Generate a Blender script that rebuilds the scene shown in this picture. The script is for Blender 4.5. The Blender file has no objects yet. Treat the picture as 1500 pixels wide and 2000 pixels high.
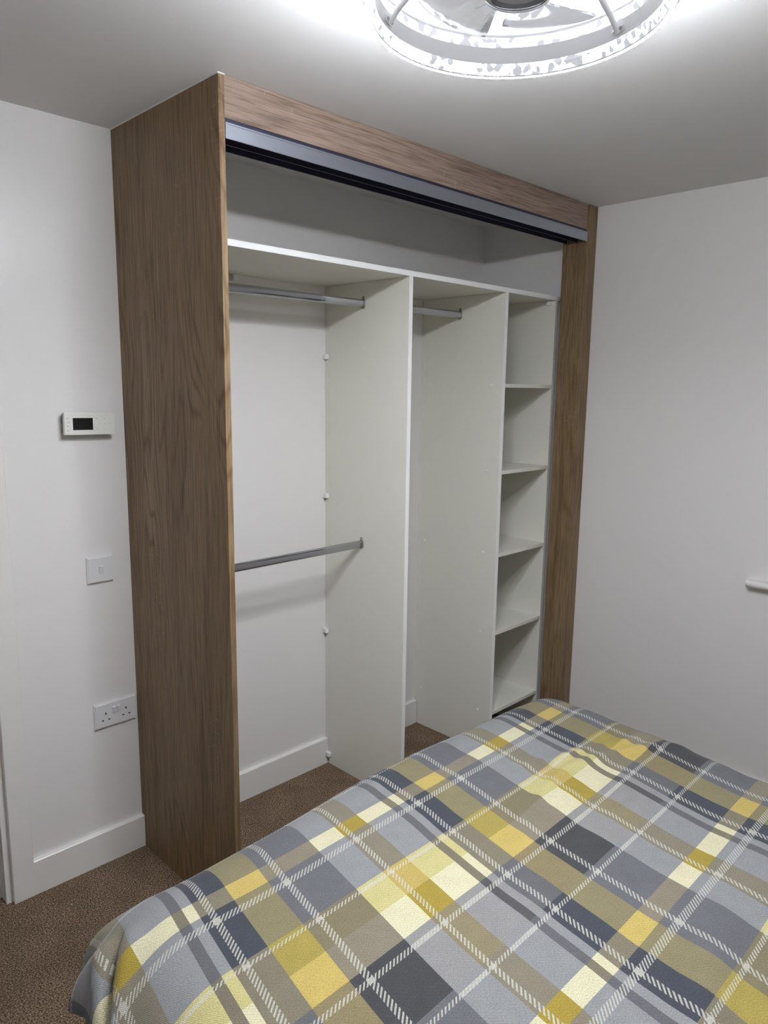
import bpy, bmesh, math, random
from mathutils import Vector, Matrix
random.seed(7)
PI = math.pi
S = bpy.context.scene
COL = S.collection

# ------------------------------------------------------------------ camera
F_PX = 1429.58
cam_d = bpy.data.cameras.new('camera')
cam_d.sensor_fit = 'VERTICAL'
cam_d.sensor_height = 36.0
cam_d.lens = 36.0 * F_PX / 2000.0
cam_d.clip_start = 0.02
cam = bpy.data.objects.new('camera', cam_d)
COL.objects.link(cam)
yaw, pitch, roll = 0.7828, -0.1685, 0.0130
fw = Vector((math.sin(yaw)*math.cos(pitch), math.cos(yaw)*math.cos(pitch), math.sin(pitch)))
rt = Vector((math.cos(yaw), -math.sin(yaw), 0))
up = rt.cross(fw)
r2 = rt*math.cos(roll) + up*math.sin(roll)
u2 = -rt*math.sin(roll) + up*math.cos(roll)
M = Matrix((r2, u2, -fw)).transposed().to_4x4()
M.translation = Vector((-1.0898, -2.3044, 1.6316))
cam.matrix_world = M
S.camera = cam

# ------------------------------------------------------------------ world, exposure
w = bpy.data.worlds.new('world'); S.world = w
w.use_nodes = True
w.node_tree.nodes['Background'].inputs[0].default_value = (0.012, 0.016, 0.03, 1)
w.node_tree.nodes['Background'].inputs[1].default_value = 1.0
S.view_settings.view_transform = 'Standard'
S.view_settings.look = 'None'
S.view_settings.gamma = 1.0
S.view_settings.exposure = 0.24
S.view_settings.use_curve_mapping = False
LED = 1.5            # strength of the lit acrylic rings
SIDE = 142.0         # hidden outward strip added for the ring's sideways light
UPS = 56.0           # hidden upward strip added for the glow on the ceiling
STRIP = 1240.0        # strength of the downward LED strip in the lower ring
LED_COL = (0.90, 0.94, 1.0)

# ------------------------------------------------------------------ dimensions (metres)
H = 2.40; W = 1.8653; D = 0.6032; XL = -1.90; YR = -3.10
F = -D + 0.1441       # front of the inner shelves
X1 = 0.8578; X2 = 1.4300; XE = 1.801; XJ = 1.790; T = 0.018
LX, LY = 0.0, -1.508  # centre of the ceiling light

# ------------------------------------------------------------------ helpers
def lin(c):
    c = c/255.0
    return c/12.92 if c <= 0.04045 else ((c+0.055)/1.055)**2.4
def rgb(r, g, b, k=1.0): return (lin(r)*k, lin(g)*k, lin(b)*k, 1)

class N:
    """small node-building helper"""
    def __init__(s, name):
        s.m = bpy.data.materials.new(name); s.m.use_nodes = True
        s.t = s.m.node_tree; s.b = s.t.nodes['Principled BSDF']; s.out = s.t.nodes['Material Output']
    def n(s, kind, **k):
        x = s.t.nodes.new(kind)
        for a, v in k.items(): setattr(x, a, v)
        return x
    def l(s, a, b): s.t.links.new(a, b)
    def set(s, sock, v):
        if isinstance(v, (int, float)): sock.default_value = v
        elif isinstance(v, tuple): sock.default_value = v
        else: s.l(v, sock)
    def math(s, op, a, b=0.0, c=0.0):
        x = s.n('ShaderNodeMath', operation=op)
        s.set(x.inputs[0], a); s.set(x.inputs[1], b); s.set(x.inputs[2], c)
        return x.outputs[0]
    def mix(s, f, a, b, blend='MIX'):
        x = s.n('ShaderNodeMix', data_type='RGBA', blend_type=blend)
        s.set(x.inputs[0], f); s.set(x.inputs[6], a); s.set(x.inputs[7], b)
        return x.outputs[2]
    def ramp(s, f, stops, interp='LINEAR'):
        x = s.n('ShaderNodeValToRGB'); x.color_ramp.interpolation = interp
        e = x.color_ramp.elements
        e[0].position = stops[0][0]; e[0].color = stops[0][1]
        e[1].position = stops[1][0]; e[1].color = stops[1][1]
        for p, c in stops[2:]:
            q = e.new(p); q.color = c
        s.l(f, x.inputs[0]); return x.outputs[0]
    def noise(s, vec, scale, detail=3, rough=0.5, dist=0.0):
        x = s.n('ShaderNodeTexNoise'); x.inputs['Scale'].default_value = scale
        x.inputs['Detail'].default_value = detail; x.inputs['Roughness'].default_value = rough
        x.inputs['Distortion'].default_value = dist
        if vec is not None: s.l(vec, x.inputs['Vector'])
        return x.outputs[0]
    def pos(s, scale=(1, 1, 1), loc=(0, 0, 0)):
        g = s.n('ShaderNodeNewGeometry'); m = s.n('ShaderNodeMapping')
        m.inputs['Scale'].default_value = scale; m.inputs['Location'].default_value = loc
        s.l(g.outputs['Position'], m.inputs[0]); return m.outputs[0]
    def bump(s, h, strength, dist):
        x = s.n('ShaderNodeBump'); x.inputs['Strength'].default_value = strength
        x.inputs['Distance'].default_value = dist; s.l(h, x.inputs['Height'])
        s.l(x.outputs[0], s.b.inputs['Normal'])

def plain(name, col, rough=0.5, metal=0.0, spec=0.5, mottle=0.0):
    m = N(name)
    if mottle:
        n = m.noise(m.pos(), 60, 3)
        c2 = tuple(x*(1-mottle) for x in col[:3])+(1,)
        m.l(m.mix(n, col, c2), m.b.inputs['Base Color'])
    else:
        m.b.inputs['Base Color'].default_value = col
    m.b.inputs['Roughness'].default_value = rough
    m.b.inputs['Metallic'].default_value = metal
    m.b.inputs['Specular IOR Level'].default_value = spec
    return m.m

def paint(name, col, rough=0.5, spec=0.5, amount=0.12):
    m = N(name)
    n = m.noise(m.pos(), 1.6, 2)
    m.l(m.mix(n, col, tuple(x*0.97 for x in col[:3])+(1,)), m.b.inputs['Base Color'])
    m.b.inputs['Roughness'].default_value = rough
    m.b.inputs['Specular IOR Level'].default_value = spec
    m.bump(m.noise(m.pos(), 260, 2), amount, 0.002)
    return m.m

def wood(name, axis, seed=0.0, dark=rgb(98, 74, 46), mid=rgb(130, 109, 81), light=rgb(154, 135, 109)):
    """taupe-brown oak print, grain running along axis ('z' or 'x')"""
    m = N(name)
    # coordinates: across the grain fast, along the grain slow
    sc = {'z': (1, 1, 0.06), 'x': (0.06, 1, 1)}[axis]
    base = m.pos(sc, (seed, seed*0.7, seed*1.3))
    broad = m.noise(base, 16, 5, 0.6, 0.5)
    fine = m.noise(m.pos({'z': (1, 1, 0.035), 'x': (0.035, 1, 1)}[axis], (seed, 0, 0)), 210, 4, 0.6, 0.3)
    # cathedral figure: contour lines of a slow field
    sc2 = {'z': (1, 1, 0.22), 'x': (0.22, 1, 1)}[axis]
    fld = m.noise(m.pos(sc2, (seed+3, seed, seed)), 3.6, 2, 0.5, 0.4)
    rings = m.math('FRACT', m.math('MULTIPLY', fld, 17.0))
    rings = m.math('ABSOLUTE', m.math('SUBTRACT', rings, 0.5))
    rings = m.math('MULTIPLY', rings, 2.0)
    patch = m.noise(m.pos(sc2, (seed+9, seed, 2)), 4.5, 1)
    patch = m.ramp(patch, [(0.46, (0, 0, 0, 1)), (0.62, (1, 1, 1, 1))])
    c = m.ramp(broad, [(0.22, dark), (0.48, mid), (0.58, mid), (0.85, light)])
    c = m.mix(m.math('MULTIPLY', m.math('MULTIPLY', m.ramp(rings, [(0.0, (1, 1, 1, 1)), (0.45, (0, 0, 0, 1))]), patch), 0.80), c, dark)
    f2 = m.ramp(fine, [(0.36, (0.62, 0.58, 0.54, 1)), (0.50, (1.0, 1.0, 1.0, 1)), (0.64, (1.22, 1.20, 1.18, 1))])
    c = m.mix(0.85, c, f2, 'MULTIPLY')
    mid_n = m.noise(m.pos({'z': (1, 1, 0.05), 'x': (0.05, 1, 1)}[axis], (seed+2, 0, 4)), 70, 3, 0.6, 0.4)
    c = m.mix(0.8, c, m.ramp(mid_n, [(0.30, (0.66, 0.62, 0.58, 1)), (0.46, (1, 1, 1, 1)), (0.66, (1.10, 1.10, 1.10, 1))]), 'MULTIPLY')
    # short light cross flecks
    sc3 = {'z': (14, 14, 60), 'x': (60, 14, 14)}[axis]
    fl = m.noise(m.pos(sc3, (seed, 1, 1)), 2.2, 2, 0.5, 1.2)
    gate = m.noise(m.pos(sc2, (seed+5, 4, 1)), 7.0, 1)
    gate = m.ramp(gate, [(0.58, (0, 0, 0, 1)), (0.68, (1, 1, 1, 1))])
    fl = m.ramp(fl, [(0.60, (0, 0, 0, 1)), (0.68, (1, 1, 1, 1))])
    c = m.mix(m.math('MULTIPLY', m.math('MULTIPLY', fl, gate), 0.5), c, light)
    m.l(c, m.b.inputs['Base Color'])
    m.b.inputs['Roughness'].default_value = 0.5
    m.b.inputs['Specular IOR Level'].default_value = 0.35
    m.bump(fine, 0.25, 0.0012)
    return m.m

def emit(name, strength, col):
    m = N(name)
    m.b.inputs['Base Color'].default_value = (0.8, 0.8, 0.8, 1)
    m.b.inputs['Emission Color'].default_value = (*col, 1)
    m.b.inputs['Emission Strength'].default_value = strength
    return m.m

# mesh helpers ------------------------------------------------------
def BM(): return bmesh.new()
def box(bm, x0, x1, y0, y1, z0, z1, bev=0.0, seg=2):
    r = bmesh.ops.create_cube(bm, size=1.0)
    vs = r['verts']
    for v in vs:
        v.co = Vector((x0+(v.co.x+.5)*(x1-x0), y0+(v.co.y+.5)*(y1-y0), z0+(v.co.z+.5)*(z1-z0)))
    if bev > 0:
        es = list({e for v in vs for e in v.link_edges})
        bmesh.ops.bevel(bm, geom=es, offset=bev, segments=seg, profile=0.5, affect='EDGES')
    return bm
def prism(bm, pts, axis, a0, a1):
    """extrude a 2-D outline along axis; pts are the two other coordinates in xyz order"""
    def mk(p, a):
        return {'x': (a, p[0], p[1]), 'y': (p[0], a, p[1]), 'z': (p[0], p[1], a)}[axis]
    A = [bm.verts.new(mk(p, a0)) for p in pts]; B = [bm.verts.new(mk(p, a1)) for p in pts]
    n = len(pts)
    bm.faces.new(A); bm.faces.new(B[::-1])
    for i in range(n): bm.faces.new((A[i], B[i], B[(i+1) % n], A[(i+1) % n]))
    bmesh.ops.recalc_face_normals(bm, faces=bm.faces[:])
    return bm
def lathe(bm, prof, cx=0, cy=0, n=96, rfun=None, closed=False):
    """prof = [(radius, z)]; rfun(k, i) -> radius offset"""
    rows = []
    for k, (r, z) in enumerate(prof):
        row = []
        for i in range(n):
            a = 2*PI*i/n; rr = r+(rfun(k, i) if rfun else 0)
            row.append(bm.verts.new((cx+rr*math.cos(a), cy+rr*math.sin(a), z)))
        rows.append(row)
    K = len(rows)
    for k in range(K if closed else K-1):
        A, B = rows[k], rows[(k+1) % K]
        for i in range(n):
            bm.faces.new((A[i], A[(i+1) % n], B[(i+1) % n], B[i]))
    if not closed:
        if prof[0][0] > 1e-6: bm.faces.new(rows[0][::-1])
        if prof[-1][0] > 1e-6: bm.faces.new(rows[-1])
    bmesh.ops.remove_doubles(bm, verts=bm.verts[:], dist=1e-7)
    bmesh.ops.recalc_face_normals(bm, faces=bm.faces[:])
    return bm
def tube(bm, pts, r, n=12):
    rows = []
    pts = [Vector(p) for p in pts]
    for i, p in enumerate(pts):
        d = (pts[min(i+1, len(pts)-1)]-pts[max(i-1, 0)]).normalized()
        a = d.orthogonal().normalized() if i == 0 else (rows_a - d*rows_a.dot(d)).normalized()
        rows_a = a; b = d.cross(a)
        rr = r[i] if isinstance(r, (list, tuple)) else r
        rows.append([bm.verts.new(p+(a*math.cos(2*PI*j/n)+b*math.sin(2*PI*j/n))*rr) for j in range(n)])
    for A, B in zip(rows, rows[1:]):
        for j in range(n): bm.faces.new((A[j], A[(j+1) % n], B[(j+1) % n], B[j]))
    bm.faces.new(rows[0][::-1]); bm.faces.new(rows[-1])
    bmesh.ops.recalc_face_normals(bm, faces=bm.faces[:])
    return bm

ORG = {}
def obj(name, bm, mat, parent=None, smooth=False, origin=None):
    me = bpy.data.meshes.new(name)
    po = ORG[parent.name] if parent is not None else Vector((0, 0, 0))
    if parent is None and origin is None:
        zs = [v.co for v in bm.verts]
        origin = Vector(((min(c.x for c in zs)+max(c.x for c in zs))/2,
                         (min(c.y for c in zs)+max(c.y for c in zs))/2, min(c.z for c in zs)))
    wo = Vector(origin) if origin is not None else po
    bmesh.ops.translate(bm, verts=bm.verts[:], vec=-wo)
    bm.to_mesh(me); bm.free()
    if smooth:
        for p in me.polygons: p.use_smooth = True
    me.materials.append(mat)
    o = bpy.data.objects.new(name, me); COL.objects.link(o)
    if parent is not None:
        o.parent = parent; o.location = wo-po
    else: o.location = wo
    ORG[o.name] = wo
    return o
def tag(o, label, cat, group=None):
    o['label'] = label; o['category'] = cat
    if group: o['group'] = group
    return o
def thing(name, loc, label, cat, group=None):
    o = bpy.data.objects.new(name, None); COL.objects.link(o)
    o.location = loc; o.empty_display_size = 0.1; ORG[o.name] = Vector(loc)
    return tag(o, label, cat, group)
def struct(name, bm, mat, smooth=False):
    o = obj(name, bm, mat, None, smooth); o['kind'] = 'structure'; return o
def smooth_angle(o, deg=35):
    me = o.data
    for p in me.polygons: p.use_smooth = True
    b = bmesh.new(); b.from_mesh(me)
    for e in b.edges:
        if len(e.link_faces) == 2 and e.calc_face_angle(0) > math.radians(deg): e.smooth = False
    b.to_mesh(me); b.free()

# ------------------------------------------------------------------ materials
M_WALL = paint('white_wall_paint', (0.80, 0.780, 0.762, 1), 0.34, 0.45)
M_CEIL = paint('white_ceiling_paint', (0.75, 0.735, 0.725, 1), 0.60, 0.35, 0.05)
M_TRIM = paint('white_gloss_trim', (0.80, 0.78, 0.75, 1), 0.30, 0.5, 0.03)
M_BOARD = plain('white_melamine_board', (0.80, 0.79, 0.71, 1), 0.38, 0, 0.45, 0.03)
M_BAND = plain('bright_white_edging', (0.92, 0.92, 0.91, 1), 0.35)
M_EDGE = plain('white_plastic', (0.83, 0.83, 0.82, 1), 0.3)
M_WOODZ = wood('oak_print_upright', 'z', 1.7)
M_WOODS = wood('oak_print_stile', 'z', 6.1)
M_WOODX = wood('oak_print_level_cool_lit', 'x', 3.3, light=rgb(172, 154, 142), mid=rgb(144, 125, 112), dark=rgb(100, 83, 73))  # greyer oak; the cooler light near the ceiling is put into the colour
M_TRACK = plain('graphite_aluminium', (0.42, 0.45, 0.52, 1), 0.40, 0.92, 0.5)
M_TRACKD = plain('dark_track_channel', (0.055, 0.06, 0.10, 1), 0.4, 0.6, 0.5)
M_CHROME = plain('polished_chrome', (0.44, 0.45, 0.47, 1), 0.10, 1.0)
M_CHROMED = plain('dull_chrome', (0.38, 0.36, 0.33, 1), 0.3, 1.0)
M_PLATE = plain('white_switch_plastic', (0.74, 0.735, 0.74, 1), 0.28)
M_STAT = plain('cream_white_plastic', (0.76, 0.76, 0.71, 1), 0.35)
M_BLACK = plain('black_plastic', (0.006, 0.008, 0.007, 1), 0.25)
M_HOLE = plain('dark_slot', (0.01, 0.01, 0.01, 1), 0.7)
M_GREY = plain('grey_print', (0.30, 0.30, 0.27, 1), 0.6)
M_LAMPW = plain('white_lamp_enamel', (0.87, 0.87, 0.89, 1), 0.35)
M_HUB = plain('brushed_grey_housing', (0.66, 0.66, 0.70, 1), 0.35, 0.2)

def carpet_mat():
    m = N('brown_carpet_pile')
    g = m.pos()
    a = m.noise(g, 230, 3, 0.7); b = m.noise(g, 7, 3, 0.6); c = m.noise(g, 520, 2, 0.6)
    col = m.ramp(a, [(0.37, rgb(80, 62, 44)), (0.5, rgb(156, 131, 105)), (0.63, rgb(236, 210, 182))])
    col = m.mix(m.ramp(b, [(0.35, (0, 0, 0, 1)), (0.65, (0.30, 0.30, 0.30, 1))]), col, rgb(86, 67, 50))
    m.l(col, m.b.inputs['Base Color'])
    m.b.inputs['Roughness'].default_value = 0.95
    m.b.inputs['Specular IOR Level'].default_value = 0.1
    m.bump(m.math('ADD', a, m.math('MULTIPLY', c, 0.6)), 1.0, 0.012)
    return m.m
M_CARPET = carpet_mat()

# tartan ---------------------------------------------------------------
BED_K = 0.72
def tartan():
    m = N('grey_and_yellow_tartan_brushed_cotton')
    uv = m.n('ShaderNodeUVMap'); uv.uv_map = 'UVMap'
    sep = m.n('ShaderNodeSeparateXYZ'); m.l(uv.outputs[0], sep.inputs[0])
    a, b = sep.outputs[0], sep.outputs[1]
    p = m.math('SUBTRACT', a, m.math('MULTIPLY', b, 0.08))
    q = m.math('SUBTRACT', b, m.math('MULTIPLY', a, 0.10))
    PU, PV = 0.580, 0.643
    pf = m.math('FRACT', m.math('DIVIDE', m.math('ADD', p, 1.333+5*PU), PU))
    qf = m.math('FRACT', m.math('DIVIDE', m.math('SUBTRACT', 5*PV-0.090, q), PV))
    C = lambda *c: rgb(*c, 1.0)
    # colours per column type, for weft types B, N, Y1, Y2
    tab = {
        'L':  (C(157, 158, 159), C(159, 157, 156), C(216, 206, 144), C(236, 229, 192)),
        'Dn': (C(112, 112, 116), C(95, 94, 95),    C(134, 126, 108), C(138, 130, 110)),
        'K0': (C(78, 82, 90),    C(112, 112, 115), C(140, 131, 112), C(142, 134, 114)),
        'KH': (C(150, 141, 108), C(152, 139, 104), C(180, 163, 86),  C(214, 190, 110)),
        'K1': (C(116, 117, 121), C(80, 80, 82),    C(140, 131, 104), C(150, 141, 122)),
        'T':  (C(146, 138, 120), C(152, 141, 112), C(202, 179, 104),  C(176, 155, 68)),
    }
    cols = [(0.0, 'K0'), (0.053, 'KH'), (0.138, 'K1'), (0.278, 'L'), (0.355, 'T'), (0.428, 'L'),
            (0.512, 'Dn'), (0.533, 'L'), (0.557, 'K0')]
    R = [m.ramp(pf, [(x/PU, tab[k][i]) for x, k in cols], 'CONSTANT') for i in range(4)]
    O, I = (0, 0, 0, 1), (1, 1, 1, 1)
    mN = m.ramp(qf, [(0, O), (.287/PV, I), (.430/PV, O)], 'CONSTANT')
    mY1 = m.ramp(qf, [(0, O), (.123/PV, I), (.207/PV, O)], 'CONSTANT')
    mY2 = m.ramp(qf, [(0, O), (.207/PV, I), (.287/PV, O), (.567/PV, I), (.613/PV, O)], 'CONSTANT')
    c = m.mix(mN, R[0], R[1]); c = m.mix(mY1, c, R[2]); c = m.mix(mY2, c, R[3])
    # white twill lines
    def band(f, P, centres):
        st = [(0, O)]
        ev = []
        for x, h in centres:
            if x-h < 0: ev += [(0.0, I), (h, O), (P+x-h, I)]
            else: ev += [(x-h, I), (x+h, O)]
        ev.sort(key=lambda e: e[0])
        if ev[0][0] == 0.0: st = []
        st += [(x/P, v) for x, v in ev]
        return m.ramp(f, st, 'CONSTANT')
    colm = band(pf, PU, [(0.0, .0070), (0.170, .0072), (0.370, .0070)])
    rowm = band(qf, PV, [(0.0, .0078), (0.135, .0050), (0.314, .0074), (0.448, .0048)])
    tk = m.math('FRACT', m.math('DIVIDE', m.math('SUBTRACT', m.math('ADD', p, 9.0), m.math('MULTIPLY', q, 0.9)), 0.0094))
    tick_r = m.math('GREATER_THAN', tk, 0.54)
    tk2 = m.math('FRACT', m.math('DIVIDE', m.math('SUBTRACT', m.math('ADD', m.math('MULTIPLY', p, 0.9), 9.0), q), 0.0104))
    tick_c = m.math('GREATER_THAN', tk2, 0.52)
    bright = m.ramp(pf, [(0, O), (.278/PU, I), (.355/PU, O), (.428/PU, I), (.512/PU, O)], 'CONSTANT')
    brow = m.ramp(qf, [(0, O), (.123/PV, I), (.46/PV, O)], 'CONSTANT')
    tick_r = m.math('MAXIMUM', tick_r, m.math('MULTIPLY', m.math('MULTIPLY', bright, brow), 0.6))
    both = m.math('MULTIPLY', colm, rowm)
    lm = m.math('MAXIMUM', m.math('MULTIPLY', colm, tick_c), m.math('MULTIPLY', rowm, tick_r))
    lm = m.math('MAXIMUM', lm, both)
    c = m.mix(m.math('MULTIPLY', lm, 0.76), c, rgb(222, 219, 208))
    # fine twill and brushed mottling
    tw = m.math('FRACT', m.math('DIVIDE', m.math('ADD', m.math('MULTIPLY', p, 0.9), q), 0.0038))
    tw = m.math('ABSOLUTE', m.math('SUBTRACT', tw, 0.5))
    mot = m.noise(uv.outputs[0], 420, 3, 0.7)
    mot2 = m.noise(uv.outputs[0], 26, 3, 0.6)
    k = m.math('ADD', m.math('MULTIPLY', tw, 1.25), m.math('MULTIPLY', mot, 1.7))
    k = m.math('ADD', k, m.math('MULTIPLY', mot2, 0.22))
    k = m.math('MULTIPLY', m.math('ADD', k, -0.27), BED_K)
    x = m.n('ShaderNodeVectorMath', operation='SCALE'); m.l(c, x.inputs[0]); m.l(k, x.inputs[3])
    m.l(x.outputs[0], m.b.inputs['Base Color'])
    m.b.inputs['Roughness'].default_value = 0.95
    m.b.inputs['Specular IOR Level'].default_value = 0.15
    m.b.inputs['Sheen Weight'].default_value = 0.15
    m.bump(m.math('ADD', mot, tw), 0.35, 0.0015)
    return m.m
M_TARTAN = tartan()

# ------------------------------------------------------------------ room shell
floor = struct('floor', box(BM(), XL, W, YR, 1.30, -0.05, 0.0), M_CARPET)
struct('ceiling', box(BM(), XL-0.1, W+0.1, YR-0.1, 1.35, H, H+0.05), M_CEIL)
AX0, AX1 = -0.449, -0.3779          # architrave at the doorway
DX0, DX1, DZ = -1.215, AX0, 2.01    # door opening
bm = BM()
box(bm, DX1, W+0.1, 0.0, 0.1, 0, H)
box(bm, XL-0.1, DX0, 0.0, 0.1, 0, H)
box(bm, DX0, DX1, 0.0, 0.1, DZ, H)
struct('wall_back', bm, M_WALL)
WY0, WY1, WZ0, WZ1 = -2.55, -1.432, 0.918, 2.12
bm = BM()
box(bm, W, W+0.1, WY1, 0.0, 0, H)
box(bm, W, W+0.1, YR-0.1, WY0, 0, H)
box(bm, W, W+0.1, WY0, WY1, 0, WZ0-0.027)
box(bm, W, W+0.1, WY0, WY1, WZ1, H)
struct('wall_right', bm, M_WALL)
struct('wall_left', box(BM(), XL-0.1, XL, YR-0.1, 0.0, 0, H), M_WALL)
struct('wall_front', box(BM(), XL, W, YR-0.1, YR, 0, H), M_WALL)

SK = 0.1174
def skirt_pts(y0, sgn=1):  # outline in (depth, z)
    return [(0, 0), (-0.018, 0), (-0.018, SK-0.003), (-0.015, SK), (0, SK)]
struct('baseboard_back', prism(BM(), skirt_pts(0), 'x', AX1, W), M_TRIM)
struct('baseboard_right', prism(BM(), [(W+a, z) for a, z in skirt_pts(0)], 'y', YR, -0.0185), M_TRIM)
struct('baseboard_left', prism(BM(), [(XL-a, z) for a, z in skirt_pts(0)], 'y', YR, -0.0), M_TRIM)
struct('baseboard_front', prism(BM(), [(YR-a, z) for a, z in skirt_pts(0)], 'x', XL+0.018, W-0.018), M_TRIM)

# doorway at the left
bm = BM()
box(bm, AX0+0.006, AX1, -0.020, 0.0, 0, DZ+0.065, 0.002)
box(bm, DX0-AX1+AX0, DX0-0.006, -0.020, 0.0, 0, DZ+0.065, 0.002)
box(bm, DX0-0.006, AX0+0.006, -0.020, 0.0, DZ-0.006, DZ+0.065, 0.002)
struct('trim_1', bm, M_TRIM)
bm = BM()
box(bm, DX1-0.012, DX1, 0.0, 0.10, 0, DZ); box(bm, DX0, DX0+0.020, 0.0, 0.10, 0, DZ)
box(bm, DX0+0.020, DX1-0.012, 0.0, 0.10, DZ-0.020, DZ)
box(bm, DX1-0.021, DX1-0.012, 0.045, 0.100, 0, DZ-0.02)
struct('trim_2', bm, M_TRIM)
dr = obj('door_1', box(BM(), DX0+0.022, DX0+0.060, 0.102, 0.102+0.716, 0.006, DZ-0.024, 0.002), M_TRIM)
dr['kind'] = 'structure'
bm = BM(); yh = 0.102+0.716-0.06
tube(bm, [(DX0+0.060, yh, 1.0), (DX0+0.100, yh, 1.0), (DX0+0.110, yh-0.010, 1.0), (DX0+0.110, yh-0.115, 1.0)], 0.009)
obj('door_handle', bm, M_CHROME, dr, True)
struct('wall_hall_back', box(BM(), DX0-0.3, 0.6, 1.3, 1.35, 0, H), M_WALL)
struct('wall_hall_left', box(BM(), DX0-0.35, DX0-0.3, 0.1, 1.35, 0, H), M_WALL)
struct('wall_hall_right', box(BM(), 0.6, 0.65, 0.1, 1.35, 0, H), M_WALL)

# window, seen only by the end of its board
wf = BM()
fx0, fx1 = W+0.045, W+0.085
for (a0, a1, b0, b1) in ((WY0, WY1, WZ0, WZ0+.06), (WY0, WY1, WZ1-.06, WZ1), (WY0, WY0+.06, WZ0+.06, WZ1-.06), (WY1-.06, WY1, WZ0+.06, WZ1-.06), ((WY0+WY1)/2-.03, (WY0+WY1)/2+.03, WZ0+.06, WZ1-.06)):
    box(wf, fx0, fx1, a0, a1, b0, b1, 0.003)
wn = struct('window_1', wf, M_EDGE)
mg = N('window_glass'); mg.b.inputs['Base Color'].default_value = (0.02, 0.025, 0.035, 1); mg.b.inputs['Roughness'].default_value = 0.03
obj('window_pane', box(BM(), W+0.062, W+0.068, WY0+.055, WY1-.055, WZ0+.055, WZ1-.055), mg.m, wn)
bm = BM()
SZ0, SZ1 = 0.8925, 0.9195
n = 10
prof = [(W+0.045, SZ0), (W-0.028, SZ0)] + [(W-0.028-0.0135*math.sin(PI*i/n), (SZ0+SZ1)/2-0.0135*math.cos(PI*i/n)) for i in range(1, n)] + [(W-0.028, SZ1), (W+0.045, SZ1)]
# main board inside the reveal, and the part in the room with its rounded nose and horns
prism(bm, [(W-0.001, SZ0), (W+0.045, SZ0), (W+0.045, SZ1), (W-0.001, SZ1)], 'y', WY0, WY1)
prism(bm, [(min(x, W), z) for x, z in prof], 'y', WY0-0.085, -1.349)
box(bm, W-0.030, W, -1.352, -1.3445, SZ0+0.004, SZ1-0.004, 0.003)
sl = struct('trim_3', bm, M_TRIM)

# ------------------------------------------------------------------ fitted wardrobe
wd = thing('fitted_wardrobe', (0.93, -0.30, 0.0),
           'floor-to-ceiling brown oak-effect fitted wardrobe, doorless, with white shelves inside', 'wardrobe')
obj('side_panel', box(BM(), 0.0, T, -D, -0.0190, 0.0, H-0.0015, 0.0006, 1), M_WOODZ, wd)
bm = BM(); box(bm, 0.0, T, -0.0190, -0.0003, SK+0.001, H-0.0015)
obj('side_panel_scribe', bm, M_WOODZ, wd)
bm = BM(); box(bm, -0.0022, 0.0, -D, -0.002, H-0.0030, H-0.0003); box(bm, -0.0022, T+0.001, -D-0.0022, -D, H-0.0030, H-0.0003)
o = obj('sealant_bead', bm, M_EDGE, wd); o['label'] = 'thin white sealant line along the ceiling'
obj('fascia', box(BM(), T+0.0008, XJ-0.0012, -D+0.0025, -D+0.0205, 2.2985, H-0.0008, 0.0006, 1), M_WOODX, wd)
# end stile: face board and return
bm = BM()
box(bm, XJ, W-0.0008, -D, -D+0.018, 0.0, H-0.0008, 0.0006, 1)
box(bm, XJ, XJ+0.018, -D+0.018, -0.488, 0.0, H-0.0008)
obj('end_stile', bm, M_WOODS, wd)
# sliding door track (two channels open downwards)
tx0, tx1 = T+0.0008, XJ-0.0005
bm = BM()
box(bm, tx0, tx1, -D-0.0010, -D+0.0015, 2.2495, 2.2832, 0.0006, 1)
box(bm, tx0, tx1, -D-0.0010, -D+0.0015, 2.2842, 2.2885, 0.0003, 1)
box(bm, tx0, tx1, -D, -D+0.0060, 2.2832, 2.2842)
box(bm, tx0, tx1, -D-0.0022, -D-0.0008, 2.2495, 2.2520, 0.0004, 1)
tr = obj('door_track', bm, M_TRACK, wd); tr['label'] = 'graphite-grey aluminium sliding door track'
bm = BM()
box(bm, tx0, tx1, -D+0.0060, -0.503, 2.2840, 2.2984)  # dark plate added to fill the shaded gap and stop light leaking
for y in (-0.5540, -0.5045):
    box(bm, tx0, tx1, y-0.0012, y+0.0012, 2.2520, 2.2840)
    box(bm, tx0, tx1, y-0.0022, y+0.0022, 2.2512, 2.2524)
obj('track_channel', bm, M_TRACKD, tr)

ZS = 2.0385
ts = obj('top_shelf', box(BM(), T+0.0006, W-0.0008, F, -0.0008, ZS-T, ZS, 0.0008, 1), M_BOARD, wd)
obj('edge_strip', box(BM(), T+0.0008, W-0.0010, F-0.0010, F, ZS-T, ZS), M_BAND, ts)['label'] = 'bright white front edge'
def divider(x):
    bm = BM()
    box(bm, x, x+T, F, -0.0225, 0.0, ZS-T-0.0003, 0.0006, 1)
    return bm
d1 = obj('divider', divider(X1), M_BOARD, wd)
obj('edge_strip', box(BM(), X1, X1+T, F-0.0010, F, 0.0, ZS-T-0.0003), M_BAND, d1)['label'] = 'bright white front edge'
bm = BM(); box(bm, X1, X1+T, -0.0225, -0.0008, SK+0.004, ZS-T-0.0003); obj('divider_scribe', bm, M_BOARD, wd)
d2 = obj('divider', divider(X2), M_BOARD, wd)
obj('edge_strip', box(BM(), X2, X2+T, F-0.0010, F, 0.0, ZS-T-0.0003), M_BAND, d2)['label'] = 'bright white front edge'
bm = BM(); box(bm, X2, X2+T, -0.0225, -0.0008, SK+0.004, ZS-T-0.0003); obj('divider_scribe', bm, M_BOARD, wd)
obj('end_panel', box(BM(), XE, XE+T, F, -0.0225, 0.0, ZS-T-0.0003, 0.0006, 1), M_BOARD, wd)
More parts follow.
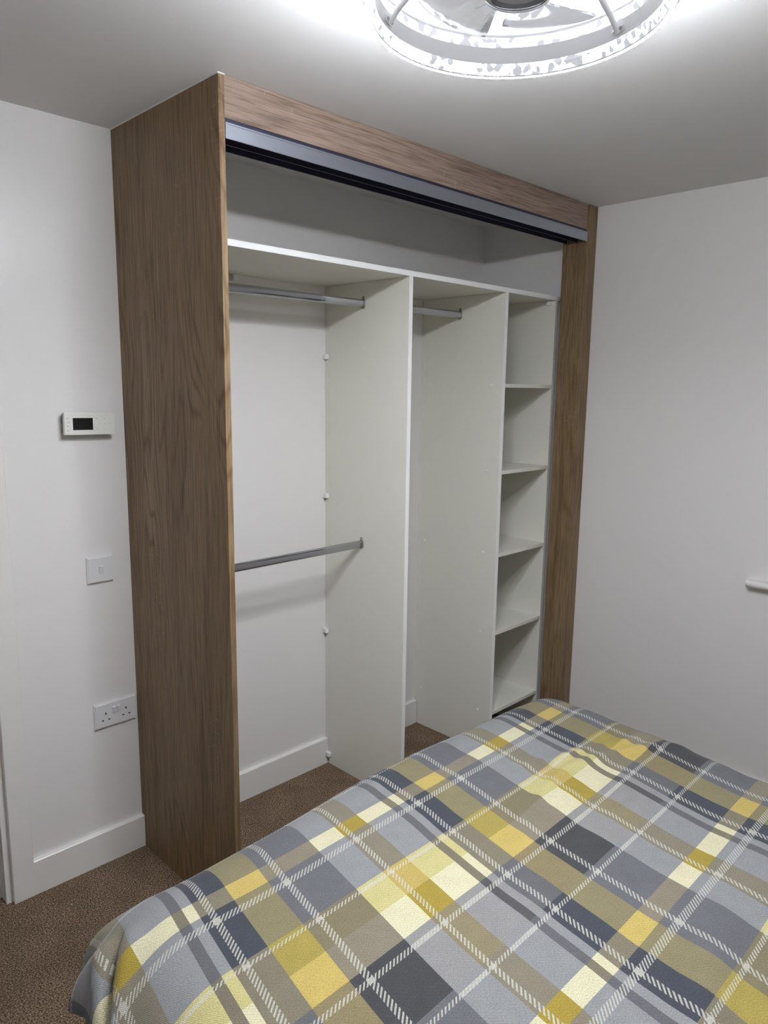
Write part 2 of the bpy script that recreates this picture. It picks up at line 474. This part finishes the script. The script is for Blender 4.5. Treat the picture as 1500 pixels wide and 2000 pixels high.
SHZ = [1.653, 1.288, 0.9265, 0.5725, 0.1975]
for z in SHZ:
    obj('shelf', box(BM(), X2+T+0.0003, XE-0.0003, F+0.001, -0.0225, z-0.0155, z, 0.0006, 1), M_BOARD, wd)
obj('back_panel', box(BM(), X2+T+0.0003, XE-0.0003, -0.0222, -0.0190, SHZ[-1]-0.015, ZS-T-0.0003), M_BOARD, wd)
for z, (ya, yb) in zip([1.6475, 1.284, 0.9255, 0.563, 0.192], [(-.0575, -.4020), (-.0530, -.3960), (-.0450, -.3900), (-.0450, -.3880), (-.0430, -.3900)]):
    for y in (ya, yb):
        bm = BM()
        rows = [(0.0056, 0.0), (0.0056, -0.0016), (0.0040, -0.0026), (0.0, -0.0029)]
        R = []
        for r, dx in rows[:-1]:
            R.append([bm.verts.new((X2+dx, y+r*math.cos(2*PI*i/16), z+r*math.sin(2*PI*i/16))) for i in range(16)])
        for A, B in zip(R, R[1:]):
            for i in range(16): bm.faces.new((A[i], A[(i+1) % 16], B[(i+1) % 16], B[i]))
        bm.faces.new(R[0]); bm.faces.new(R[-1][::-1])
        bmesh.ops.recalc_face_normals(bm, faces=bm.faces[:])
        obj('screw_cap', bm, M_EDGE, d2)

def rail(x0, x1, y, z, h=0.0152, w_=0.0078):
    """oval wardrobe rail with an end socket"""
    pts = []
    s = h-w_
    for i in range(17): a = PI*i/16; pts.append((y+w_*math.cos(a), z+s+w_*math.sin(a)))
    for i in range(17): a = PI+PI*i/16; pts.append((y+w_*math.cos(a), z-s+w_*math.sin(a)))
    rl = obj('hanging_rail', prism(BM(), pts, 'x', x0+0.003, x1-0.003), M_CHROME, wd)
    smooth_angle(rl, 50)
    rl['label'] = 'chrome oval hanging rail'
    for xe, sg in ((x0, 1), (x1, -1)):
        bm = BM()
        def oval(hh, ww, n=12):
            ss = hh-ww
            return [(y+ww*math.cos(PI*i/n), z+ss+ww*math.sin(PI*i/n)) for i in range(n+1)] + [(y+ww*math.cos(PI+PI*i/n), z-ss+ww*math.sin(PI+PI*i/n)) for i in range(n+1)]
        a0, a1 = sorted((xe+sg*0.0003, xe+sg*0.0030))
        prism(bm, oval(h+0.0035, w_+0.0032), 'x', a0, a1)
        a0, a1 = sorted((xe+sg*0.0030, xe+sg*0.0110))
        o_, i_ = oval(h+0.0022, w_+0.0022), oval(h+0.0003, w_+0.0003)
        # open cup: lower two thirds of a collar
        A = [[bm.verts.new((xx, p[0], p[1])) for p in L] for xx in (a0, a1) for L in (o_, i_)]
        nn = len(o_)
        for i in range(12, nn+1):
            j = (i+1) % nn; i2 = i % nn
            for P, Q in ((A[0], A[2]), (A[1], A[3]), (A[0], A[1]), (A[2], A[3])):
                bm.faces.new((P[i2], P[j], Q[j], Q[i2]))
        # screw ear on top
        ear = [(y+0.0060*math.cos(2*PI*i/14), z+h+0.0065+0.0060*math.sin(2*PI*i/14)) for i in range(14)]
        a0, a1 = sorted((xe+sg*0.0003, xe+sg*0.0026))
        prism(bm, ear, 'x', a0, a1)
        so = obj('rail_socket', bm, M_CHROMED, rl); smooth_angle(so, 40)
        bm = BM(); sc = [(y+0.0032*math.cos(2*PI*i/10), z+h+0.0068+0.0032*math.sin(2*PI*i/10)) for i in range(10)]
        a0, a1 = sorted((xe+sg*0.0026, xe+sg*0.0040)); prism(bm, sc, 'x', a0, a1)
    return rl
rail(T, X1, -0.222, 1.9420)
rail(T, X1, -0.222, 1.0170)
rail(X1+T, X2, -0.222, 1.9440)

def block(x0, x1, y0, y1, z0, z1):
    bm = BM(); box(bm, x0, x1, y0, y1, z0, z1, 0.0018, 2)
    o = obj('corner_block', bm, M_EDGE, wd); o['label'] = 'small white plastic corner fixing block'
for z, y in ((1.750, 0.0), (1.188, 0.0), (0.607, 0.0), (0.046, -0.018)):
    block(X1-0.0150, X1-0.0002, y-0.022, y-0.0004, z-0.0095, z+0.0095)
block(0.418, 0.438, -0.022, -0.0008, ZS-T-0.0220, ZS-T-0.0003)
block(XE-0.016, XE-0.0002, -0.440, -0.418, ZS-T-0.0200, ZS-T-0.0003)

# ------------------------------------------------------------------ wall fittings
# double socket
sx, sz = -0.1532, 0.4874
so = thing('double_socket', (sx+.073, 0, sz), 'white double plug socket low on the wall beside the wardrobe side', 'socket')
bm = BM(); prism(bm, [(sx, sz), (sx+.146, sz), (sx+.146, sz+.086), (sx, sz+.086)], 'y', -0.0100, -0.0002)
bmesh.ops.bevel(bm, geom=[e for e in bm.edges if all(v.co.y < -0.009 for v in e.verts)], offset=0.0035, segments=3, affect='EDGES')
obj('face_plate', bm, M_PLATE, so)
for cx in (0.0375, 0.1085):
    X = sx+cx
    for (hx, hz, hw, hh) in ((X, sz+.0495, .0040, .0085), (X-.0110, sz+.0270, .0068, .0040), (X+.0110, sz+.0270, .0068, .0040)):
        bm = BM(); box(bm, hx-hw/2, hx+hw/2, -0.01015, -0.0090, hz-hh/2, hz+hh/2)
        o = obj('pin_slot', bm, M_HOLE, so); o['label'] = 'dark plug pin slot'
for rx in (0.0655, 0.0815):
    bm = BM(); prism(bm, [(-.0100, sz+.0440), (-.0122, sz+.0440), (-.0155, sz+.0660), (-.0100, sz+.0680)], 'x', sx+rx-.0052, sx+rx+.0052)
    obj('rocker', bm, M_PLATE, so)
# single switch
kx, kz = -0.1503, 0.9913
sw = thing('wall_switch', (kx+.043, 0, kz), 'white single rocker wall switch below the wall thermostat', 'switch')
bm = BM(); prism(bm, [(kx, kz), (kx+.086, kz), (kx+.086, kz+.086), (kx, kz+.086)], 'y', -0.0100, -0.0002)
bmesh.ops.bevel(bm, geom=[e for e in bm.edges if all(v.co.y < -0.009 for v in e.verts)], offset=0.0035, segments=3, affect='EDGES')
obj('face_plate', bm, M_PLATE, sw)
bm = BM(); prism(bm, [(-.0100, kz+.0310), (-.0115, kz+.0310), (-.0150, kz+.0540), (-.0100, kz+.0560)], 'x', kx+.0370, kx+.0520)
obj('rocker', bm, M_PLATE, sw)
for dx in (0.0130, 0.0730):
    bm = BM(); tube(bm, [(kx+dx, -0.0095, kz+.043), (kx+dx, -0.0104, kz+.043)], 0.0028); obj('screw_cap', bm, M_PLATE, sw)
# thermostat
tc = Vector((-0.1252, 0.0, 1.5085))
th = thing('wall_thermostat', tc, 'cream-white wall thermostat with a black screen and small grey symbols', 'thermostat')
th.rotation_euler = (0, math.radians(0.9), 0)
tw_, thh = 0.0795, 0.0340
def TP(u, v): return (tc.x-tw_+2*tw_*u, tc.z+thh-2*thh*v)
obj('housing', box(BM(), tc.x-tw_, tc.x+tw_, -0.0340, -0.0190, tc.z-thh, tc.z+thh, 0.0016, 2), M_STAT, th)
o = obj('dark_gap_box', box(BM(), tc.x-tw_+.006, tc.x+tw_-.006, -0.0190, -0.0003, tc.z-thh+.004, tc.z+thh-.004), M_BLACK, th)  # black stands in for the shaded gap behind the housing
o['label'] = 'rear box, black for the shaded gap behind the housing'
a = TP(.160, .235); b_ = TP(.552, .780)
obj('screen', box(BM(), a[0], b_[0], -0.0344, -0.0330, b_[1], a[1], 0.0004, 1), M_BLACK, th)['label'] = 'black blank screen'
def stroke(bm, pts, wd_=0.0005, close=False):
    L = list(pts)+([pts[0]] if close else [])
    for (x0, z0), (x1, z1) in zip(L, L[1:]):
        d = Vector((x1-x0, z1-z0)); ln = d.length
        if ln < 1e-6: continue
        d /= ln; nrm = Vector((-d.y, d.x))*wd_/2
        c = [(x0+nrm.x, z0+nrm.y), (x1+nrm.x, z1+nrm.y), (x1-nrm.x, z1-nrm.y), (x0-nrm.x, z0-nrm.y)]
        prism(bm, c, 'y', -0.0343, -0.0338)
def icon(kind, u, v, s=0.0028):
    x, z = TP(u, v); bm = BM()
    if kind == 'home': stroke(bm, [(x-s*.7, z-s), (x-s*.7, z+s*.2), (x, z+s), (x+s*.7, z+s*.2), (x+s*.7, z-s)], close=True); stroke(bm, [(x, z-s), (x, z-s*.2)])
    elif kind == 'out':
        stroke(bm, [(x-s*1.2, z-s*.8), (x-s*1.2, z+s*.2), (x-s*.3, z+s), (x+s*.6, z+s*.2), (x+s*.6, z-s*.8)], close=True)
        stroke(bm, [(x+s*1.4, z-s*.8), (x+s*1.4, z+s*.3)], 0.0008)
    elif kind == 'moon': stroke(bm, [(x-s*.5, z+s), (x-s*.8, z), (x-s*.2, z-s*.8), (x+s, z-s*.8), (x+s*.2, z-s*.3), (x-s*.3, z+s*.2)], close=True)
    elif kind == 'lock': stroke(bm, [(x-s*.9, z-s*.8), (x-s*.9, z), (x+s*.9, z), (x+s*.9, z-s*.8)], close=True); stroke(bm, [(x-s*.5, z), (x, z+s*.9), (x+s*.5, z)])
    elif kind == 'ring': stroke(bm, [(x+s*.5*math.cos(i), z+s*.5*math.sin(i)) for i in (0, .8, 1.6, 2.4, 3.1, 3.9, 4.7, 5.5)], 0.0006, True)
    elif kind == 'left': stroke(bm, [(x+s*.25, z+s*.5), (x-s*.25, z), (x+s*.25, z-s*.5)], 0.0006)
    elif kind == 'right': stroke(bm, [(x-s*.25, z+s*.5), (x+s*.25, z), (x-s*.25, z-s*.5)], 0.0006)
    elif kind == 'up': stroke(bm, [(x-s*.5, z-s*.25), (x, z+s*.25), (x+s*.5, z-s*.25)], 0.0006)
    elif kind == 'down': stroke(bm, [(x-s*.5, z+s*.25), (x, z-s*.25), (x+s*.5, z+s*.25)], 0.0006)
    elif kind == 'dot': stroke(bm, [(x-s*.4, z), (x+s*.4, z)], 0.0014)
    elif kind == 'back': stroke(bm, [(x-s*.6, z+s*.3), (x+s*.5, z+s*.3), (x+s*.5, z-s*.5), (x, z-s*.5)], 0.0006)
    obj('printed_symbol', bm, M_GREY, th)
for k_, u_, v_ in (('home', .063, .25), ('out', .072, .43), ('moon', .068, .60), ('lock', .068, .79), ('ring', .625, .24), ('up', .785, .25), ('left', .68, .50), ('dot', .785, .50), ('right', .895, .50), ('down', .79, .745), ('back', .635, .76)):
    icon(k_, u_, v_)

# ------------------------------------------------------------------ ceiling fan light
fl = thing('ceiling_fan_light', (LX, LY, H), 'round white ceiling fan light with glowing crystal-edged rings and clear blades', 'ceiling light')
def crystal_mat():
    m = N('lit_clear_acrylic_crystal')
    g = m.pos()
    v = m.n('ShaderNodeTexVoronoi'); v.inputs['Scale'].default_value = 84; m.l(g, v.inputs['Vector'])
    s = m.n('ShaderNodeSeparateColor'); m.l(v.outputs['Color'], s.inputs[0])
    gate = m.ramp(s.outputs[0], [(0.0, (0.18, 0.18, 0.2, 1)), (0.24, (1, 1, 1, 1))], 'CONSTANT')
    m.b.inputs['Base Color'].default_value = (0.75, 0.76, 0.82, 1)
    m.b.inputs['Roughness'].default_value = 0.08
    m.b.inputs['Emission Color'].default_value = (*LED_COL, 1)
    m.l(m.math('MULTIPLY', gate, LED), m.b.inputs['Emission Strength'])
    return m.m
M_CRY = crystal_mat()
NS = 384
random.seed(3)
def ring(prof, amp, per=8):
    bm = BM()
    jit = [random.uniform(0.6, 1.15) for _ in range(NS)]
    def rf(k, i):
        r, z = prof[k]
        if r < 0.2385: return 0.0
        t = (i % per)/per
        return amp*jit[i//per]*(abs(math.sin(PI*t))-0.5)*(1 if r > 0.248 else 0.4)
    lathe(bm, prof, LX, LY, NS, rf, closed=True)
    return bm
obj('crystal_ring', ring([(0.2365, 2.2625), (0.2365, 2.2560), (0.2420, 2.2430), (0.2490, 2.2420), (0.2530, 2.2480), (0.2520, 2.2570), (0.2440, 2.2640)], 0.0080), M_CRY, fl)['label'] = 'lower glowing crystal ring'
obj('crystal_ring', ring([(0.2365, 2.2915), (0.2440, 2.2900), (0.2520, 2.2960), (0.2530, 2.3050), (0.2490, 2.3110), (0.2420, 2.3105), (0.2365, 2.3085)], 0.0080), M_CRY, fl)['label'] = 'upper glowing crystal ring'
bm = BM(); lathe(bm, [(0.2430, 2.2414), (0.2480, 2.2414), (0.2480, 2.2422), (0.2430, 2.2422)], LX, LY, 192, closed=True)
obj('led_strip', bm, emit('led_strip_light', STRIP, LED_COL), fl)['label'] = 'bright white light strip'
bm = BM(); lathe(bm, [(0.2442, 2.2650), (0.2450, 2.2650), (0.2450, 2.2890), (0.2442, 2.2890)], LX, LY, 192, closed=True)
obj('led_strip', bm, emit('added_side_light', SIDE, LED_COL), fl)  # added glowing strip, out of view, throws light sideways
bm = BM(); lathe(bm, [(0.2400, 2.3112), (0.2500, 2.3112), (0.2500, 2.3122), (0.2400, 2.3122)], LX, LY, 192, closed=True)
obj('led_strip', bm, emit('added_up_light', UPS, LED_COL), fl)  # added glowing strip, brightens the ceiling
bm = BM(); lathe(bm, [(0.2420, 2.2400), (0.2427, 2.2400), (0.2427, 2.2424), (0.2483, 2.2424), (0.2483, 2.2400), (0.2490, 2.2400), (0.2490, 2.2434), (0.2420, 2.2434)], LX, LY, 192, closed=True)
obj('strip_baffle', bm, M_LAMPW, fl)  # opaque walls added to keep strip light off the band
bm = BM(); lathe(bm, [(0.2390, 2.3100), (0.2510, 2.3100), (0.2510, 2.3150), (0.2503, 2.3150), (0.2503, 2.3108), (0.2397, 2.3108), (0.2397, 2.3150), (0.2390, 2.3150)], LX, LY, 192, closed=True)
obj('strip_baffle', bm, M_LAMPW, fl)  # same added walls, shielding the upward strip
obj('ring_band', lathe(BM(), [(0.2365, 2.2625), (0.2440, 2.2640), (0.2440, 2.2900), (0.2365, 2.2915)], LX, LY, 192, closed=True), M_LAMPW, fl)
bm = BM()
lathe(bm, [(0.0, 2.399), (0.110, 2.399), (0.110, 2.372), (0.100, 2.366), (0.0, 2.366)], LX, LY, 64)
cn = obj('canopy', bm, M_LAMPW, fl); smooth_angle(cn)
bm = BM()
lathe(bm, [(0.0, 2.366), (0.060, 2.366), (0.064, 2.350), (0.064, 2.300), (0.056, 2.284), (0.050, 2.2795), (0.0, 2.2795)], LX, LY, 64)
mh = obj('motor_housing', bm, M_HUB, fl); smooth_angle(mh)
bm = BM()
lathe(bm, [(0.0450, 2.2795), (0.0560, 2.2795), (0.0575, 2.2740), (0.0550, 2.2700), (0.0460, 2.2700), (0.0445, 2.2740)], LX, LY, 64, closed=True)
hr = obj('housing_ring', bm, M_CHROME, mh); smooth_angle(hr, 60)
for ang in (111, -14, 228):
    a = math.radians(ang); cx, sy = math.cos(a), math.sin(a)
    P = lambda r, z: (LX+r*cx, LY+r*sy, z)
    ar = obj('arm', tube(BM(), [P(0.095, 2.372), P(0.12, 2.362), P(0.17, 2.330), P(0.215, 2.292), P(0.231, 2.274), P(0.235, 2.270)], [0.0052]*6, 12), M_LAMPW, fl, True)
    t_ = Vector((-sy, cx, 0))
    bm = BM()
    mid = Vector(P(0.2345, 2.2745))
    q = [mid+t_*s_*0.013+Vector((0, 0, z_)) for s_, z_ in ((-1, -.0045), (1, -.0045), (1, .0045), (-1, .0045))]
    inn = Vector((-cx, -sy, 0))*0.0022
    A = [bm.verts.new(v) for v in q]; B = [bm.verts.new(v+inn) for v in q]
    bm.faces.new(A); bm.faces.new(B[::-1])
    for i in range(4): bm.faces.new((A[i], B[i], B[(i+1) % 4], A[(i+1) % 4]))
    bmesh.ops.recalc_face_normals(bm, faces=bm.faces[:])
    obj('bracket', bm, M_LAMPW, ar)
    for s_ in (-1, 1):
        c_ = mid+t_*s_*0.0085+inn
        bm = BM(); tube(bm, [c_, c_+inn*0.9], 0.0030, 10); obj('screw', bm, M_CHROMED, ar)
mb = N('clear_acrylic_blade')
for nd in list(mb.t.nodes): mb.t.nodes.remove(nd)
out = mb.n('ShaderNodeOutputMaterial'); tp = mb.n('ShaderNodeBsdfTransparent'); gl = mb.n('ShaderNodeBsdfGlossy'); df = mb.n('ShaderNodeBsdfTranslucent')
tp.inputs[0].default_value = (0.95, 0.96, 0.98, 1); gl.inputs['Roughness'].default_value = 0.06; df.inputs[0].default_value = (0.8, 0.82, 0.88, 1)
fr = mb.n('ShaderNodeFresnel'); fr.inputs[0].default_value = 1.5
m1 = mb.n('ShaderNodeMixShader'); m2 = mb.n('ShaderNodeMixShader')
mb.l(fr.outputs[0], m1.inputs[0]); mb.l(tp.outputs[0], m1.inputs[1]); mb.l(gl.outputs[0], m1.inputs[2])
m2.inputs[0].default_value = 0.10; mb.l(m1.outputs[0], m2.inputs[1]); mb.l(df.outputs[0], m2.inputs[2]); mb.l(m2.outputs[0], out.inputs[0])
M_BLADE = mb.m
def blade(ang):
    bm = BM()
    # outline in polar terms: leading edge straight, trailing edge curved
    lead, trail = [], []
    n = 14
    for i in range(n+1):
        r = 0.050+0.137*i/n; t = i/n
        lead.append((r, math.radians(-8-16*math.sin(t*PI/2)+4*t)))
        trail.append((r, math.radians(12+30*math.sin(t*PI*0.62))))
    rows = []
    m_ = 8
    for (r0, a0), (r1, a1) in zip(lead, trail):
        row = []
        for j in range(m_+1):
            s_ = j/m_; aa = a0+(a1-a0)*s_
            zz = 2.283+0.020*s_+0.004*math.sin(s_*PI)
            rr = r0 - (0.010*(2*s_-1)**4 if r0 > 0.18 else 0)
            row.append(bm.verts.new((LX+rr*math.cos(ang+aa), LY+rr*math.sin(ang+aa), zz)))
        rows.append(row)
    for A, B in zip(rows, rows[1:]):
        for j in range(m_): bm.faces.new((A[j], A[j+1], B[j+1], B[j]))
    r = bmesh.ops.solidify(bm, geom=bm.faces[:], thickness=0.0022)
    bmesh.ops.recalc_face_normals(bm, faces=bm.faces[:])
    return bm
for k_ in range(5):
    o = obj('fan_blade', blade(math.radians(76+72*k_)), M_BLADE, fl, True); o['label'] = 'clear acrylic fan blade'

# ------------------------------------------------------------------ bed
BO = Vector((0.95, -1.07)); ang = math.radians(-5)
EX = Vector((math.cos(ang), math.sin(ang))); EY = Vector((-math.sin(ang), math.cos(ang)))
def bw(a, b, z): q = BO+EX*a+EY*b; return Vector((q.x, q.y, z))
def bbox(bm, a0, a1, b0, b1, z0, z1, bev=0.03):
    box(bm, a0, a1, b0, b1, z0, z1, bev, 4)
    for v in bm.verts: v.co = bw(v.co.x, v.co.y, v.co.z)
    return bm
M_DIVAN = plain('grey_divan_fabric', (0.16, 0.16, 0.17, 1), 0.9, 0, 0.2, 0.2)
M_MATT = plain('white_mattress_ticking', (0.72, 0.71, 0.69, 1), 0.85, 0, 0.2, 0.05)
bed = thing('divan_bed', bw(-0.68, -0.95, 0.0), 'double divan bed standing under the tartan duvet', 'bed')
obj('divan_base', bbox(BM(), -1.35, -0.01, -1.86, -0.05, 0.05, 0.29, 0.02), M_DIVAN, bed)
obj('mattress', bbox(BM(), -1.36, 0.0, -1.87, -0.04, 0.292, 0.540, 0.04), M_MATT, bed)
for a_, b_2 in ((-1.28, -0.12), (-0.08, -0.12), (-1.28, -1.78), (-0.08, -1.78)):
    bm = BM(); c_ = bw(a_, b_2, 0); tube(bm, [c_, c_+Vector((0, 0, 0.052))], 0.022, 16); obj('foot', bm, M_BLACK, bed, True)

def sm(x):
    x = min(max(x, 0), 1); return x*x*(3-2*x)
def vn(x, y, s=0):
    def h(i, j):
        k = math.sin(i*127.1+j*311.7+s*74.7)*43758.5453; return k-math.floor(k)
    i, j = math.floor(x), math.floor(y); fx, fy = sm(x-i), sm(y-j)
    return (h(i, j)*(1-fx)+h(i+1, j)*fx)*(1-fy)+(h(i, j+1)*(1-fx)+h(i+1, j+1)*fx)*fy-0.5
ZT = 0.600
def duvet_point(a, b):
    A0, A1, am = -1.40, 0.0, -0.45
    f = sm((am-a)/(am-A0))
    b1 = -0.14*f
    r = 0.13+0.06*f
    ca = min(max(a, A0), A1); cb = min(b, b1)
    va, vb = a-ca, b-cb; s = math.hypot(va, vb)
    dx, dy = (va/s, vb/s) if s > 0 else (0, 0)
    L = r*PI/2*0.90
    if s < L: t = s/r; h = r*math.sin(t); d = r*(1-math.cos(t))
    else: t = L/r; h = r*math.sin(t)+(s-L)*0.13; d = r*(1-math.cos(t))+(s-L)
    nx, ny, nz = 0, 0, 1
    th_ = min(s/r, 1.45)
    # soft puffiness and drawn wrinkles
    amp = 0.010*vn(a*2.2+3, b*2.2, 1)+0.006*vn(a*5, b*5+2, 2)
    wr = vn(a*2.0+b*0.6, b*14-a*5, 5)
    amp += 0.009*wr*max(0, vn(a*1.7, b*1.7, 8)+0.25)*2
    # a drawn ridge across the right side of the bed
    amp += 0.010*math.exp(-((b+0.40+0.10*math.sin(a*5))/0.022)**2)*sm((a+0.70)/0.2)*sm((0.15-a)/0.2)
    amp += 0.009*math.exp(-((b+0.27+0.30*(a+0.2))/0.018)**2)*sm((a+0.50)/0.15)*sm((0.10-a)/0.2)
    if s > 0.10:
        k = sm((s-0.10)/0.25)
        ph = math.atan2(vb, va)
        # free-hanging cloth: gentle folds, deeper at the corner
        corner = math.sin(2*ph) if (abs(va) > 1e-6 and abs(vb) > 1e-6) else 0
        corner = abs(corner)
        amp += k*(0.010*math.sin(b*17+1)*(abs(va) > 0)+0.009*math.sin(a*15+b*2)*(abs(vb) > 0))
        amp += k*corner*0.030*math.sin(ph*9+1.2)
    # sharp crease where the side drape turns the corner
    lx, ly = -0.13, -0.145; ll = math.hypot(lx, ly)
    tt = ((a+1.490)*lx+(b+0.085)*ly)/ll; dd = ((a+1.490)*ly-(b+0.085)*lx)/ll
    amp -= 0.026*math.exp(-(dd/0.011)**2)*sm(tt/0.06)
    amp += 0.014*math.exp(-((dd+0.035)/0.025)**2)*sm(tt/0.06)+0.012*math.exp(-((dd-0.035)/0.025)**2)*sm(tt/0.06)
    q = Vector((ca+dx*h, cb+dy*h))
    q = Vector((q.x+dx*amp*math.sin(th_), q.y+dy*amp*math.sin(th_)))
    z = ZT-d+amp*math.cos(th_)
    return bw(q.x, q.y, max(z, 0.02))
def build_duvet():
    bm = BM(); uvl = bm.loops.layers.uv.new('UVMap')
    a0, a1, b0, b1 = -1.40-0.36, 0.34, -1.75, 0.30
    NA, NB = 300, 300
    G = []; UV = []
    for i in range(NA+1):
        row = []; ur = []
        for j in range(NB+1):
            b = b0+(b1-b0)*j/NB
            ae = a0+0.095*sm((b+0.225)/0.05)      # the side hem rides up at the foot corner
            a = ae+(a1-ae)*i/NA
            # rounded cloth corners
            row.append(bm.verts.new(duvet_point(a, b))); ur.append((a, b))
        G.append(row); UV.append(ur)
    for i in range(NA):
        for j in range(NB):
            idx = ((i, j), (i+1, j), (i+1, j+1), (i, j+1))
            f = bm.faces.new([G[x][y] for x, y in idx]); f.smooth = True
            for lp, (x, y) in zip(f.loops, idx): lp[uvl].uv = UV[x][y]
    return bm
dv = obj('duvet', build_duvet(), M_TARTAN, None, True)
tag(dv, 'grey, yellow and cream tartan duvet spread over the bed', 'duvet')
md = dv.modifiers.new('thickness', 'SOLIDIFY'); md.thickness = 0.022; md.offset = -1

# fleck on the carpet
bm = BM(); bmesh.ops.create_icosphere(bm, subdivisions=1, radius=0.0022, matrix=Matrix.Translation((-0.3150, -0.1420, 0.0020)))
tag(obj('lint_fleck', bm, M_EDGE), 'tiny white fleck of lint on the brown carpet', 'lint')
